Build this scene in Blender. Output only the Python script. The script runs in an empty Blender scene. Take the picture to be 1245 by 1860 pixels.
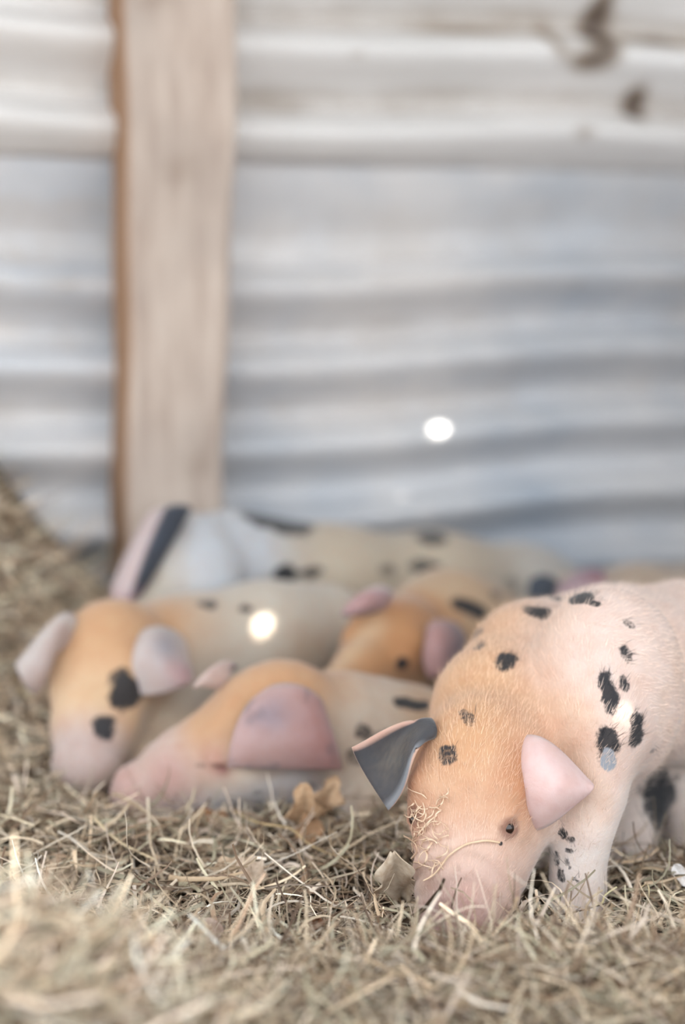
import bpy, bmesh, math, random
import numpy as np
from mathutils import Vector, Matrix
from mathutils.bvhtree import BVHTree

random.seed(7)
rng = np.random.default_rng(7)
scene = bpy.context.scene
col = scene.collection

# ------------------------------------------------------------------ camera
CAM_H, PITCH, FPX = 0.60, math.radians(9.61), 2657.0
cam_d = bpy.data.cameras.new('camera')
cam = bpy.data.objects.new('camera', cam_d)
col.objects.link(cam)
cam.location = (0, 0, CAM_H)
cam.rotation_euler = (math.pi / 2 - PITCH, 0, 0)
cam_d.sensor_fit = 'VERTICAL'
cam_d.sensor_height = 56.0
cam_d.sensor_width = 37.5
cam_d.lens = 80.0
cam_d.clip_start = 0.05
cam_d.dof.use_dof = True
cam_d.dof.focus_distance = 1.34
cam_d.dof.aperture_fstop = 2.1
scene.camera = cam

# ------------------------------------------------------------------ light
world = bpy.data.worlds.new('sky')
scene.world = world
world.use_nodes = True
bg = world.node_tree.nodes['Background']
bg.inputs['Color'].default_value = (0.90, 0.955, 1.0, 1)
bg.inputs['Strength'].default_value = 1.0

SUN_DIR = Vector((0.50, -0.15, 0.85)).normalized()      # towards the sun
sun_d = bpy.data.lights.new('sun', 'SUN')
sun_d.energy = 14.0
sun_d.color = (1.0, 0.93, 0.82)
sun_d.angle = math.radians(0.53)
sun = bpy.data.objects.new('sun', sun_d)
col.objects.link(sun)
sun.rotation_euler = SUN_DIR.to_track_quat('Z', 'Y').to_euler()
sun.location = SUN_DIR * 8

vs = scene.view_settings
vs.view_transform = 'Standard'
vs.look = 'None'
vs.gamma = 1.0
vs.use_curve_mapping = False
vs.exposure = 1.74

# ------------------------------------------------------------------ helpers
FW = np.array([0, math.cos(PITCH), -math.sin(PITCH)])
UP = np.array([0, math.sin(PITCH), math.cos(PITCH)])
RT = np.array([1.0, 0, 0])
CAM = np.array([0, 0, CAM_H])


def ray(px, py):
    d = FW + RT * ((px - 622.5) / FPX) + UP * ((930 - py) / FPX)
    return d


def P(px, py, Y):
    """world point at depth Y (metres in front of the camera) seen at a photo position"""
    d = ray(px, py)
    return CAM + d * (Y / d[1])


def srgb(r, g, b):
    def f(c):
        c /= 255.0
        return c / 12.92 if c <= 0.04045 else ((c + 0.055) / 1.055) ** 2.4
    return np.array([f(r), f(g), f(b)])


def tag(o, label=None, cat=None, group=None, kind=None):
    if label: o['label'] = label
    if cat: o['category'] = cat
    if group: o['group'] = group
    if kind: o['kind'] = kind
    return o


def link(name, me, mat=None, parent=None):
    o = bpy.data.objects.new(name, me)
    col.objects.link(o)
    if mat: me.materials.append(mat)
    if parent: o.parent = parent
    return o


def mesh_np(name, V, F, smooth=True):
    """V (n,3), F (m,k) arrays of one polygon size, or a list of such arrays"""
    me = bpy.data.meshes.new(name)
    V = np.asarray(V, dtype=np.float32)
    Fl = F if isinstance(F, list) else [F]
    Fl = [np.asarray(f, dtype=np.int32) for f in Fl if len(f)]
    me.vertices.add(len(V))
    me.vertices.foreach_set('co', V.ravel())
    loops = np.concatenate([f.ravel() for f in Fl])
    tot = np.concatenate([np.full(len(f), f.shape[1], np.int32) for f in Fl])
    start = np.concatenate([[0], np.cumsum(tot)[:-1]]).astype(np.int32)
    me.loops.add(len(loops))
    me.loops.foreach_set('vertex_index', loops)
    me.polygons.add(len(tot))
    me.polygons.foreach_set('loop_start', start)
    me.polygons.foreach_set('loop_total', tot)
    me.polygons.foreach_set('use_smooth', np.full(len(tot), smooth))
    me.update(calc_edges=True)
    me.validate()
    return me


def attr_color(me, name, rgb):
    a = me.attributes.new(name, 'FLOAT_COLOR', 'POINT')
    c = np.ones((len(rgb), 4), np.float32)
    c[:, :3] = rgb
    a.data.foreach_set('color', c.ravel())


def attr_float(me, name, v):
    a = me.attributes.new(name, 'FLOAT', 'POINT')
    a.data.foreach_set('value', np.asarray(v, np.float32))


class Mat:
    def __init__(self, name, rough=0.7, spec=0.3):
        self.m = bpy.data.materials.new(name)
        self.m.use_nodes = True
        self.t = self.m.node_tree
        self.b = self.t.nodes['Principled BSDF']
        self.b.inputs['Roughness'].default_value = rough
        self.b.inputs['Specular IOR Level'].default_value = spec

    def n(self, typ, **kw):
        nd = self.t.nodes.new(typ)
        for k, v in kw.items():
            setattr(nd, k, v)
        return nd

    def l(self, a, b):
        self.t.links.new(a, b)

    def attr(self, name, what='Color'):
        nd = self.n('ShaderNodeAttribute', attribute_name=name)
        return nd.outputs[what]

    def noise(self, scale, detail=3, rough=0.55, vec=None):
        nd = self.n('ShaderNodeTexNoise')
        nd.inputs['Scale'].default_value = scale
        nd.inputs['Detail'].default_value = detail
        nd.inputs['Roughness'].default_value = rough
        if vec is not None: self.l(vec, nd.inputs['Vector'])
        return nd.outputs['Fac']

    def coords(self, scale=(1, 1, 1), rot=(0, 0, 0)):
        tc = self.n('ShaderNodeTexCoord')
        mp = self.n('ShaderNodeMapping')
        mp.inputs['Scale'].default_value = scale
        mp.inputs['Rotation'].default_value = rot
        self.l(tc.outputs['Object'], mp.inputs['Vector'])
        return mp.outputs['Vector']

    def ramp(self, fac, stops):
        nd = self.n('ShaderNodeValToRGB')
        el = nd.color_ramp.elements
        while len(el) < len(stops): el.new(0.5)
        for e, (p, c) in zip(el, stops):
            e.position = p
            e.color = (*c, 1) if len(c) == 3 else c
        self.l(fac, nd.inputs['Fac'])
        return nd.outputs['Color']

    def mix(self, fac, a, b, blend='MIX'):
        nd = self.n('ShaderNodeMix', data_type='RGBA', blend_type=blend)
        for s, v in ((0, fac), (6, a), (7, b)):
            if isinstance(v, (int, float)): nd.inputs[s].default_value = v
            elif isinstance(v, (tuple, list, np.ndarray)): nd.inputs[s].default_value = (*v[:3], 1)
            else: self.l(v, nd.inputs[s])
        return nd.outputs[2]

    def math(self, op, a, b=0.0, c=0.0):
        nd = self.n('ShaderNodeMath', operation=op)
        for s, v in enumerate((a, b, c)):
            if isinstance(v, (int, float)): nd.inputs[s].default_value = v
            else: self.l(v, nd.inputs[s])
        return nd.outputs[0]

    def maprange(self, v, a, b, c=0.0, d=1.0, smooth=False):
        nd = self.n('ShaderNodeMapRange')
        if smooth: nd.interpolation_type = 'SMOOTHSTEP'
        self.l(v, nd.inputs[0])
        for i, x in enumerate((a, b, c, d)): nd.inputs[i + 1].default_value = x
        return nd.outputs[0]

    def bump(self, h, dist=0.002, strength=0.5):
        nd = self.n('ShaderNodeBump')
        nd.inputs['Strength'].default_value = strength
        nd.inputs['Distance'].default_value = dist
        self.l(h, nd.inputs['Height'])
        self.l(nd.outputs['Normal'], self.b.inputs['Normal'])

    def color(self, c):
        if isinstance(c, (tuple, list, np.ndarray)): self.b.inputs['Base Color'].default_value = (*c[:3], 1)
        else: self.l(c, self.b.inputs['Base Color'])


def fbm(x, y, seed=0, oct=4, base=1.0):
    """cheap sum-of-sines value noise for vertex work, roughly in -1..1"""
    r = np.random.default_rng(seed)
    out = np.zeros_like(np.asarray(x, float))
    amp, fr, tot = 1.0, base, 0.0
    for _ in range(oct):
        for _k in range(3):
            a = r.uniform(0, 2 * np.pi)
            ph = r.uniform(0, 2 * np.pi)
            out = out + amp * np.sin((x * np.cos(a) + y * np.sin(a)) * fr * 2 * np.pi * r.uniform(.7, 1.3) + ph) / 3
        tot += amp
        amp *= .55
        fr *= 2.03
    return out / tot * 1.8


def sstep(a, b, x):
    t = np.clip((x - a) / (b - a), 0, 1)
    return t * t * (3 - 2 * t)


# ------------------------------------------------------------------ the back wall
TH = math.radians(21)
WU = np.array([math.cos(TH), math.sin(TH), 0.0])           # along the wall, rightwards
WN = np.array([math.sin(TH), -math.cos(TH), 0.0])          # out of the wall, towards us
W0 = np.array([0, 2.42, 0.0])


def wall_z(py):
    """height on the wall (at the middle of the view) of a photo row"""
    return P(622.5, py, 2.42)[2]


PER = 0.1275
Z_CREST = wall_z(509)                                     # one crest of the corrugation


def make_metal(name, base, rust_col, blue):
    m = Mat(name, rough=0.42, spec=0.5)
    v = m.coords((1, 1, 1))
    vs_ = m.coords((0.7, 0.7, 9))
    patch = m.noise(2.2, 4, 0.6, v)
    streak = m.noise(3.0, 4, 0.65, vs_)
    c = m.mix(m.maprange(patch, .35, .7), base, blue)
    c = m.mix(m.maprange(streak, .45, .75, 0, .5), c, np.array(base) * .75)
    rust = m.attr('rust', 'Fac')
    rn = m.math('ADD', rust, m.math('MULTIPLY', m.math('SUBTRACT', m.noise(9, 5, .65, v), .5), .9))
    c = m.mix(m.maprange(rn, .1, .95), c, rust_col)
    c = m.mix(m.maprange(rn, .95, 1.5), c, srgb(98, 84, 74))
    m.color(c)
    m.b.inputs['Metallic'].default_value = 0.0
    m.bump(m.noise(40, 4, .6, v), .002, .3)
    return m.m


M_galv = make_metal('galvanised_sheet', srgb(222, 219, 218), srgb(176, 162, 148), srgb(172, 182, 194))
M_old = make_metal('weathered_sheet', srgb(226, 223, 221), srgb(150, 136, 122), srgb(212, 210, 208))


def sheet(name, u0, u1, z0, z1, prof, off, rustf, mat, parent, nu=170, dz=0.006):
    u = np.linspace(u0, u1, nu)
    z = np.arange(z0, z1 + dz / 2, dz)
    U, Z = np.meshgrid(u, z, indexing='ij')
    sag = 0.010 * fbm(U, Z * .2, 3, 2, .7)
    h = prof(Z + sag, U) + off + 0.004 * fbm(U, Z, 11, 3, 1.2)
    V = W0 + U[..., None] * WU + Z[..., None] * np.array([0, 0, 1.0]) + h[..., None] * WN
    n0, n1 = U.shape
    idx = np.arange(n0 * n1).reshape(n0, n1)
    F = np.stack([idx[:-1, :-1], idx[1:, :-1], idx[1:, 1:], idx[:-1, 1:]], -1).reshape(-1, 4)
    me = mesh_np(name, V.reshape(-1, 3), F)
    attr_float(me, 'rust', rustf(U, Z, h).ravel())
    o = link(name, me, mat, parent)
    sol = o.modifiers.new('thickness', 'SOLIDIFY')
    sol.thickness = 0.0015
    sol.offset = -1
    return o


def corr(z, u, amp=0.032):
    p = ((z - Z_CREST) / PER) % 1.0                        # upward from a crest: short upper slope, longer under-slope
    return amp * np.where(p < .36, np.cos(np.pi * p / .36), -np.cos(np.pi * (p - .36) / .64))


zj0, zj1 = wall_z(455), wall_z(285)                       # the flat lap between the sheets


def prof_low(z, u):
    flat = sstep(zj0 - .01, zj0 + .03, z)
    return corr(z, u) * (1 - flat) + flat * (-0.036 + .052 * sstep(zj0 + .01, zj1 + .02, z))


def prof_up(z, u):
    return corr(z + 0.14 * PER + .012 * sstep(.3, .9, u), u, .032)


def rust_low(U, Z, h):
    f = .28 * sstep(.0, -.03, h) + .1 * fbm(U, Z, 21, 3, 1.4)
    f += .35 * np.exp(-((Z - wall_z(512)) / .012) ** 2) - .25 * sstep(wall_z(760), wall_z(900), Z)
    return f


def rust_up(U, Z, h):
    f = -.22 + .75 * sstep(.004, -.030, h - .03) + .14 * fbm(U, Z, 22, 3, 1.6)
    f -= .3 * sstep(-.15, -.5, U)
    for (px, py, rx, rz, a) in ((1080, 15, .020, .045, 1.9), (1075, 85, .028, .035, 1.5), (1035, 118, .035, .02, 1.6), (985, 85, .018, .03, 1.2),
                                (1150, 190, .016, .035, 2.0), (1180, 80, .07, .010, 1.4), (1030, 245, .025, .012, 1.1), (625, 107, .018, .008, 1.0),
                                (75, 93, .012, .012, .8), (850, 60, .1, .012, .7)):
        d = ray(px, py)
        t = np.dot(W0 - CAM, WN) / np.dot(d, WN)
        p = CAM + d * t
        cu, cz = np.dot(p - W0, WU), p[2]
        f += a * np.exp(-((U - cu) / rx) ** 2 - ((Z - cz) / rz) ** 2)
    return f


wall = bpy.data.objects.new('wall_back', None)
col.objects.link(wall)
tag(wall, 'weathered corrugated metal wall behind the piglets', kind='structure')
ul, ur = -1.9, 0.95
lo = sheet('corrugated_sheet', ul, ur, -0.02, zj1 + .03, prof_low, 0.0, rust_low, M_galv, wall)
lo['label'] = 'bluish galvanised lower corrugated sheet'
up = sheet('corrugated_sheet', ul, ur, zj1 - .012, 2.2, prof_up, 0.030, rust_up, M_old, wall)
up['label'] = 'brown-stained upper corrugated sheet'

# ------------------------------------------------------------------ timber post
Mw = Mat('weathered_timber', .75, .2)
v = Mw.coords((9, 9, 1.4))
v2 = Mw.coords((1, 1, 1))
g = Mw.noise(5, 5, .6, v)
c = Mw.ramp(g, [(.3, srgb(174, 156, 144)), (.55, srgb(196, 180, 168)), (.8, srgb(208, 194, 182))])
c = Mw.mix(Mw.maprange(Mw.noise(5, 3, .5, v2), .42, .72, 0, .55), c, srgb(168, 156, 148))
side = Mw.n('ShaderNodeNewGeometry')
c = Mw.mix(Mw.attr('knot', 'Fac'), c, srgb(118, 96, 78))
c = Mw.mix(Mw.attr('shade_side', 'Fac'), c, srgb(146, 108, 76))  # shade painted as darker brown on the post's left face
Mw.color(c)
Mw.bump(g, .003, .5)


def make_post():
    w, dp = 0.158, 0.105
    pc = P(272, 480, 2.2)
    uc = (pc[0] - W0[0]) / WU[0]
    # cross-section, bevelled, swept upward with slight irregularity
    b = .008
    sec = [(-w / 2, 0), (-w / 2, dp - b), (-w / 2 + b, dp), (-w / 4, dp), (0, dp), (w / 4, dp), (w / 2 - b, dp), (w / 2, dp - b), (w / 2, 0)]
    zs = np.linspace(-.02, 2.2, 120)
    V, kn, fr = [], [], []
    for z in zs:
        for (a, h) in sec:
            wob = .0025 * math.sin(z * 7 + a * 30) + .0015 * math.sin(z * 19 + h * 50)
            lean = (z - .6) * .030
            p = W0 + WU * (uc + a * (.95 + .10 * z) + wob + lean) + WN * (h + .022 + wob) + np.array([0, 0, z])
            V.append(p)
            k = 0.0
            if h > dp * .5:
                for (ka, kz, kr) in ((.01, wall_z(325), .018), (-.03, .98, .02), (.03, .30, .02)):
                    k = max(k, math.exp(-((a - ka) / kr) ** 2 - ((z - kz) / (kr * 1.3)) ** 2))
            kn.append(k * .55)
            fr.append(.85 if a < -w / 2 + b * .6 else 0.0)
    n = len(sec)
    F = []
    for i in range(len(zs) - 1):
        for j in range(n):
            k = (j + 1) % n
            F.append((i * n + j, i * n + k, (i + 1) * n + k, (i + 1) * n + j))
    me = mesh_np('wooden_post', V, [np.array(F), np.array([list(range(n))]), np.array([[(len(zs) - 1) * n + j for j in reversed(range(n))]])], smooth=False)
    attr_float(me, 'knot', kn)
    attr_float(me, 'shade_side', fr)
    bm = bmesh.new(); bm.from_mesh(me); bmesh.ops.recalc_face_normals(bm, faces=bm.faces); bm.to_mesh(me); bm.free()
    return tag(link('wooden_post', me, Mw.m), 'pale weathered square timber post standing against the corrugated wall', 'post')


make_post()

# ------------------------------------------------------------------ roof with three nail holes, added side partition, ground
M_roof = Mat('roof_sheet', .6, .3); M_roof.color(srgb(150, 146, 140))


def make_roof(z, x0, x1, y0, y1, SPOTS):
    holes = []
    for s, r in SPOTS:
        t = (z - s[2]) / SUN_DIR.z
        holes.append((s[0] + SUN_DIR.x * t, s[1] + SUN_DIR.y * t, r))
    hs = .03
    xs = sorted([x0, x1] + [h[0] + d for h in holes for d in (-hs, hs)])
    ys = sorted([y0, y1] + [h[1] + d for h in holes for d in (-hs, hs)])
    bm = bmesh.new()
    for i in range(len(xs) - 1):
        for j in range(len(ys) - 1):
            cx, cy = (xs[i] + xs[i + 1]) / 2, (ys[j] + ys[j + 1]) / 2
            hh = [h for h in holes if abs(h[0] - cx) < 1e-4 and abs(h[1] - cy) < 1e-4]
            if not hh:
                bm.faces.new([bm.verts.new((a, b, z)) for a, b in ((xs[i], ys[j]), (xs[i + 1], ys[j]), (xs[i + 1], ys[j + 1]), (xs[i], ys[j + 1]))])
            else:
                h = hh[0]
                r = h[2]
                N = 24
                inn, out = [], []
                for k in range(N):
                    a = 2 * math.pi * k / N + math.pi / 4
                    ca, sa = math.cos(a), math.sin(a)
                    q = hs / max(abs(ca), abs(sa))
                    inn.append(bm.verts.new((h[0] + ca * r, h[1] + sa * r, z)))
                    out.append(bm.verts.new((h[0] + ca * q, h[1] + sa * q, z)))
                for k in range(N):
                    bm.faces.new((inn[k], inn[(k + 1) % N], out[(k + 1) % N], out[k]))
    me = bpy.data.meshes.new('ceiling'); bm.to_mesh(me); bm.free()
    return tag(link('ceiling', me, M_roof.m), 'sheet roof of the shed with nail holes letting in sun', kind='structure')


def thin_wall(name, p0, p1, z0, z1, mat, label):
    p0, p1 = np.array(p0), np.array(p1)
    L = np.linalg.norm(p1 - p0)
    u = (p1 - p0) / L
    nrm = np.array([u[1], -u[0]])
    n = int(L / .03)
    V = []
    for i in range(n + 1):
        q = p0 + (p1 - p0) * i / n + nrm * .015 * math.cos(i * math.pi / 2)
        V += [(q[0], q[1], z0), (q[0], q[1], z1)]
    F = [(2 * i, 2 * i + 2, 2 * i + 3, 2 * i + 1) for i in range(n)]
    o = link(name, mesh_np(name, V, np.array(F)), mat)
    return tag(o, label, kind='structure')


ZR = 2.2
wr = W0 + WU * ur
thin_wall('shade_partition', (wr[0], wr[1]), (wr[0] + .02, 0.9), -.02, .95, M_galv, 'unseen low corrugated partition added to shade the right of the shed')  # out-of-view partition, added to darken the right of the back wall


# ------------------------------------------------------------------ floor height
def bump2(x, y, cx, cy, rx, ry):
    return np.exp(-((x - cx) / rx) ** 2 - ((y - cy) / ry) ** 2)


def floor_z(x, y):
    x = np.asarray(x, float); y = np.asarray(y, float)
    z = 0.006 * fbm(x, y, 5, 3, 2.5)
    z = z + .125 * bump2(x, y, -.30, .93, .17, .18)                # heap at the lower left, near us
    z = z + .040 * bump2(x, y, -.05, .86, .35, .12)
    z = z + .040 * bump2(x, y, .20, 1.08, .24, .075)               # ridge in front of the rooting piglet
    z = z + .425 * bump2(x, y, -.66, 2.14, .25, .25)              # heap behind, at the left
    z = z + .012 * bump2(x, y, -.30, 1.42, .16, .10)
    z = z - .014 * bump2(x, y, .13, 1.29, .09, .06)
    z = z - .040 * bump2(x, y, .172, 1.36, .040, .07)               # hole dug beside the snout
    z = z - .045 * bump2(x, y, .36, 1.56, .16, .14)                # hollow trodden under the rooting piglet
    return z


def make_floor():
    xs = np.concatenate([np.linspace(-6, -1.0, 12), np.linspace(-.98, .98, 140), np.linspace(1.0, 6, 12)])
    ys = np.concatenate([np.linspace(-9, .5, 20), np.linspace(.52, 2.6, 150), np.linspace(2.65, 3.6, 6)])
    X, Y = np.meshgrid(xs, ys, indexing='ij')
    Z = floor_z(X, Y) + np.where((np.abs(X) < 1) & (Y > .5) & (Y < 2.6), .004 * fbm(X, Y, 9, 4, 9), 0) - .004
    n0, n1 = X.shape
    idx = np.arange(n0 * n1).reshape(n0, n1)
    F = np.stack([idx[:-1, :-1], idx[1:, :-1], idx[1:, 1:], idx[:-1, 1:]], -1).reshape(-1, 4)
    me = mesh_np('floor', np.stack([X, Y, Z], -1).reshape(-1, 3), F)
    m = Mat('trodden_litter', .9, .1)
    v = m.coords((1, 1, 1))
    c = m.ramp(m.noise(60, 5, .7, v), [(.3, srgb(32, 26, 21)), (.5, srgb(58, 48, 38)), (.75, srgb(108, 94, 76))])
    m.color(c)
    m.bump(m.noise(150, 4, .7, v), .004, 1)
    return tag(link('floor', me, m.m), 'brown trodden earth and litter under the straw', kind='structure')


make_floor()


# ------------------------------------------------------------------ implicit bodies
class Body:
    """smooth union of tapered capsules and ellipsoids, meshed with surface nets"""

    def __init__(self):
        self.pr = []

    def cap(self, a, ra, b, rb, k=.02):
        self.pr.append(('c', np.array(a, float), ra, np.array(b, float), rb, k))
        return self

    def ell(self, c, axes, radii, k=.02):
        self.pr.append(('e', np.array(c, float), np.array(axes, float), np.array(radii, float), None, k))
        return self

    def sub(self, c, r, k=.006):
        self.pr.append(('s', np.array(c, float), r, None, None, k))
        return self

    def chain(self, pts, k=.03):
        for (a, ra), (b, rb) in zip(pts[:-1], pts[1:]):
            self.cap(a, ra, b, rb, k)
        return self

    @staticmethod
    def _d(p, pr):
        if pr[0] == 'c':
            _, a, ra, b, rb, k = pr
            ab = b - a
            t = np.clip(((p - a) @ ab) / max(ab @ ab, 1e-9), 0, 1)
            return np.linalg.norm(p - a - t[..., None] * ab, axis=-1) - (ra + (rb - ra) * t)
        if pr[0] == 'e':
            _, c, ax, rad, _n, k = pr
            q = ((p - c) @ ax.T) / rad
            n = np.linalg.norm(q, axis=-1)
            g = np.linalg.norm(q / rad, axis=-1)
            return n * (n - 1) / np.maximum(g, 1e-6)
        return np.linalg.norm(p - pr[1], axis=-1) - pr[2]

    @staticmethod
    def _bb(pr):
        if pr[0] == 'c':
            return np.minimum(pr[1] - pr[2], pr[3] - pr[4]), np.maximum(pr[1] + pr[2], pr[3] + pr[4])
        if pr[0] == 'e':
            r = pr[3].max()
            return pr[1] - r, pr[1] + r
        return pr[1] - pr[2], pr[1] + pr[2]

    @staticmethod
    def _comb(f, d, pr):
        k = pr[5]
        if pr[0] == 's':
            h = np.clip(.5 - .5 * (f + d) / k, 0, 1)
            return f + (-d - f) * h + k * h * (1 - h)
        h = np.clip(.5 + .5 * (f - d) / k, 0, 1)
        return f + (d - f) * h - k * h * (1 - h)

    def query(self, p):
        f = np.full(p.shape[:-1], 1.0)
        for pr in self.pr: f = self._comb(f, self._d(p, pr), pr)
        return f

    def mesh(self, h):
        bbs = [self._bb(p) for p in self.pr if p[0] != 's']
        lo = np.min([b[0] for b in bbs], 0) - 4 * h - .01
        hi = np.max([b[1] for b in bbs], 0) + 4 * h + .01
        n = np.ceil((hi - lo) / h).astype(int) + 1
        f = np.full(n, .06, np.float32)
        ax = [lo[i] + h * np.arange(n[i]) for i in range(3)]
        for pr in self.pr:
            b0, b1 = self._bb(pr)
            i0 = np.maximum(((b0 - .05 - lo) / h).astype(int), 0)
            i1 = np.minimum(((b1 + .05 - lo) / h).astype(int) + 2, n)
            if np.any(i1 <= i0): continue
            sl = tuple(slice(i0[i], i1[i]) for i in range(3))
            G = np.stack(np.meshgrid(*[ax[i][sl[i]] for i in range(3)], indexing='ij'), -1)
            f[sl] = self._comb(f[sl], self._d(G, pr), pr)
        ins = f < 0
        cs = [slice(0, -1), slice(1, None)]
        cnt = sum(ins[cs[a], cs[b], cs[c]].astype(np.int8) for a in (0, 1) for b in (0, 1) for c in (0, 1))
        I, J, K = np.nonzero((cnt > 0) & (cnt < 8))
        vid = np.full(cnt.shape, -1, np.int64)
        vid[I, J, K] = np.arange(len(I))
        acc = np.zeros((len(I), 3)); num = np.zeros(len(I))
        cor = [(a, b, c) for a in (0, 1) for b in (0, 1) for c in (0, 1)]
        for a in cor:
            for b in cor:
                if sum(abs(x - y) for x, y in zip(a, b)) != 1 or a > b: continue
                fa = f[I + a[0], J + a[1], K + a[2]]; fb = f[I + b[0], J + b[1], K + b[2]]
                cr = (fa < 0) != (fb < 0)
                t = np.where(cr, fa / np.where(cr, fa - fb, 1), 0)
                pos = np.array(a) + t[:, None] * (np.array(b) - np.array(a))
                acc += np.where(cr[:, None], pos, 0); num += cr
        V = lo + h * (np.stack([I, J, K], -1) + acc / num[:, None])
        F = []
        for d in range(3):
            o1, o2 = [x for x in range(3) if x != d]
            sa = [slice(None)] * 3; sb = [slice(None)] * 3
            sa[d] = slice(0, -1); sb[d] = slice(1, None)
            ch = ins[tuple(sa)] != ins[tuple(sb)]
            E = np.stack(np.nonzero(ch), -1)
            ok = np.all(E > 0, 1) & (E[:, o1] < n[o1] - 1) & (E[:, o2] < n[o2] - 1)
            E = E[ok]
            q = []
            for (u, v) in ((-1, -1), (0, -1), (0, 0), (-1, 0)):
                Q = E.copy(); Q[:, o1] += u; Q[:, o2] += v
                q.append(vid[Q[:, 0], Q[:, 1], Q[:, 2]])
            q = np.stack(q, -1)
            flip = ins[E[:, 0], E[:, 1], E[:, 2]]
            if d == 1: flip = ~flip
            q[~flip] = q[~flip][:, ::-1]
            F.append(q)
        F = np.concatenate(F)
        F = F[np.all(F >= 0, 1)]
        return V, F


def unit(v):
    v = np.array(v, float)
    return v / np.linalg.norm(v)


def trace(body, px, py, t):
    d = unit(ray(px, py))
    for _ in range(60): t += .7 * min(float(body.query((CAM + d * t)[None])[0]), .1)
    return CAM + d * t


class Pig:
    def __init__(self):
        self.b = Body()
        self.ears = []
        self.frame = None

    def head(self, C, f, l, s=1.0, snout_len=1.0, full=1.0):
        """C: middle of the skull, f: towards the snout, l: towards the pig's left, s: scale"""
        f = unit(f); l = unit(np.array(l) - f * np.dot(l, f)); u = np.cross(f, l)
        self.frame = (np.array(C), f, l, u, s, snout_len)
        b = self.b
        q = lambda a, c, d: np.array(C) + s * (a * f + c * l + d * u)
        ax = [f, l, u]
        n = snout_len
        b.ell(q(-.005, 0, 0), ax, [.064 * s, .058 * s, .060 * s], .02)
        for e in (-1, 1):
            b.ell(q(.012, .030 * e, -.026), ax, [.052 * s, .034 * s, .042 * s], .02)     # cheek
            b.cap(q(.035, .034 * e, .024), .017 * s, q(.056, .036 * e, .012), .014 * s, .018)   # brow
        m = full * s
        b.cap(q(.030, 0, -.004), .052 * s, q(.095 * n, 0, -.014), .036 * m, .026)
        b.cap(q(.095 * n, 0, -.014), .036 * m, q(.142 * n, 0, -.020), .029 * m, .014)
        b.cap(q(.015, .012, -.045), .038 * s, q(.112 * n, 0, -.046 * full), .021 * m, .02)           # lower jaw
        b.cap(q(.015, -.012, -.045), .038 * s, q(.112 * n, 0, -.046 * full), .021 * m, .02)
        b.ell(q(.151 * n, 0, -.020), ax, [.009 * s, .0285 * m, .026 * m], .010)           # snout disc
        for e in (-1, 1):
            b.sub(q(.162 * n, .0115 * m / s * e, -.019), .0062 * s, .004)                        # nostrils
        return self

    def hl(self, p):
        """head-local coordinates of points"""
        C, f, l, u, s, n = self.frame
        d = (p - C) / s
        return d @ f, d @ l, d @ u

    def hw(self, a, c, d):
        C, f, l, u, s, n = self.frame
        return C + s * (a * f + c * l + d * u)

    def ear(self, net, th, colf):
        """net: 4x4 (photo x, photo y, depth) from base to tip; colf(s, t, front) -> rgb"""
        self.ears.append((np.array([[P(*q) for q in row] for row in net]), th, colf))
        return self


def lag(t):
    k = np.array([0, 1 / 3, 2 / 3, 1])
    out = []
    for i in range(4):
        w = np.ones_like(t)
        for j in range(4):
            if i != j: w = w * (t - k[j]) / (k[i] - k[j])
        out.append(w)
    return np.stack(out, -1)


def ear_mesh(net, th, n=22):
    t = np.linspace(0, 1, n)
    B = lag(t)
    S = np.einsum('ia,abk,jb->ijk', B, net, B)                 # i along, j across
    du = np.gradient(S, axis=0); dv = np.gradient(S, axis=1)
    N = np.cross(du, dv)
    N /= np.linalg.norm(N, axis=-1, keepdims=True) + 1e-9
    if np.mean(np.einsum('ijk,ijk->ij', N, CAM - S)) < 0: N = -N
    T, Sx = np.meshgrid(t, t, indexing='ij')
    edge = np.minimum(np.minimum(Sx, 1 - Sx) * 6, (1 - T) * 6 + .0)
    thk = th * (.35 + .65 * np.sqrt(np.clip(edge, 0, 1))) * (1.25 - .5 * T)
    top = S + N * thk[..., None] / 2
    bot = S - N * thk[..., None] / 2
    idx = np.arange(n * n).reshape(n, n)
    Fq = np.stack([idx[:-1, :-1], idx[1:, :-1], idx[1:, 1:], idx[:-1, 1:]], -1).reshape(-1, 4)
    ring = np.concatenate([idx[0, :], idx[1:, -1], idx[-1, -2::-1], idx[-2:0:-1, 0]])
    r2 = np.roll(ring, -1)
    side = np.stack([ring, r2, r2 + n * n, ring + n * n], -1)
    V = np.concatenate([top.reshape(-1, 3), bot.reshape(-1, 3)])
    F = np.concatenate([Fq, Fq[:, ::-1] + n * n, side])
    return V, F, np.concatenate([Sx.ravel()] * 2), np.concatenate([T.ravel()] * 2), np.concatenate([np.ones(n * n), np.zeros(n * n)])


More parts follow.
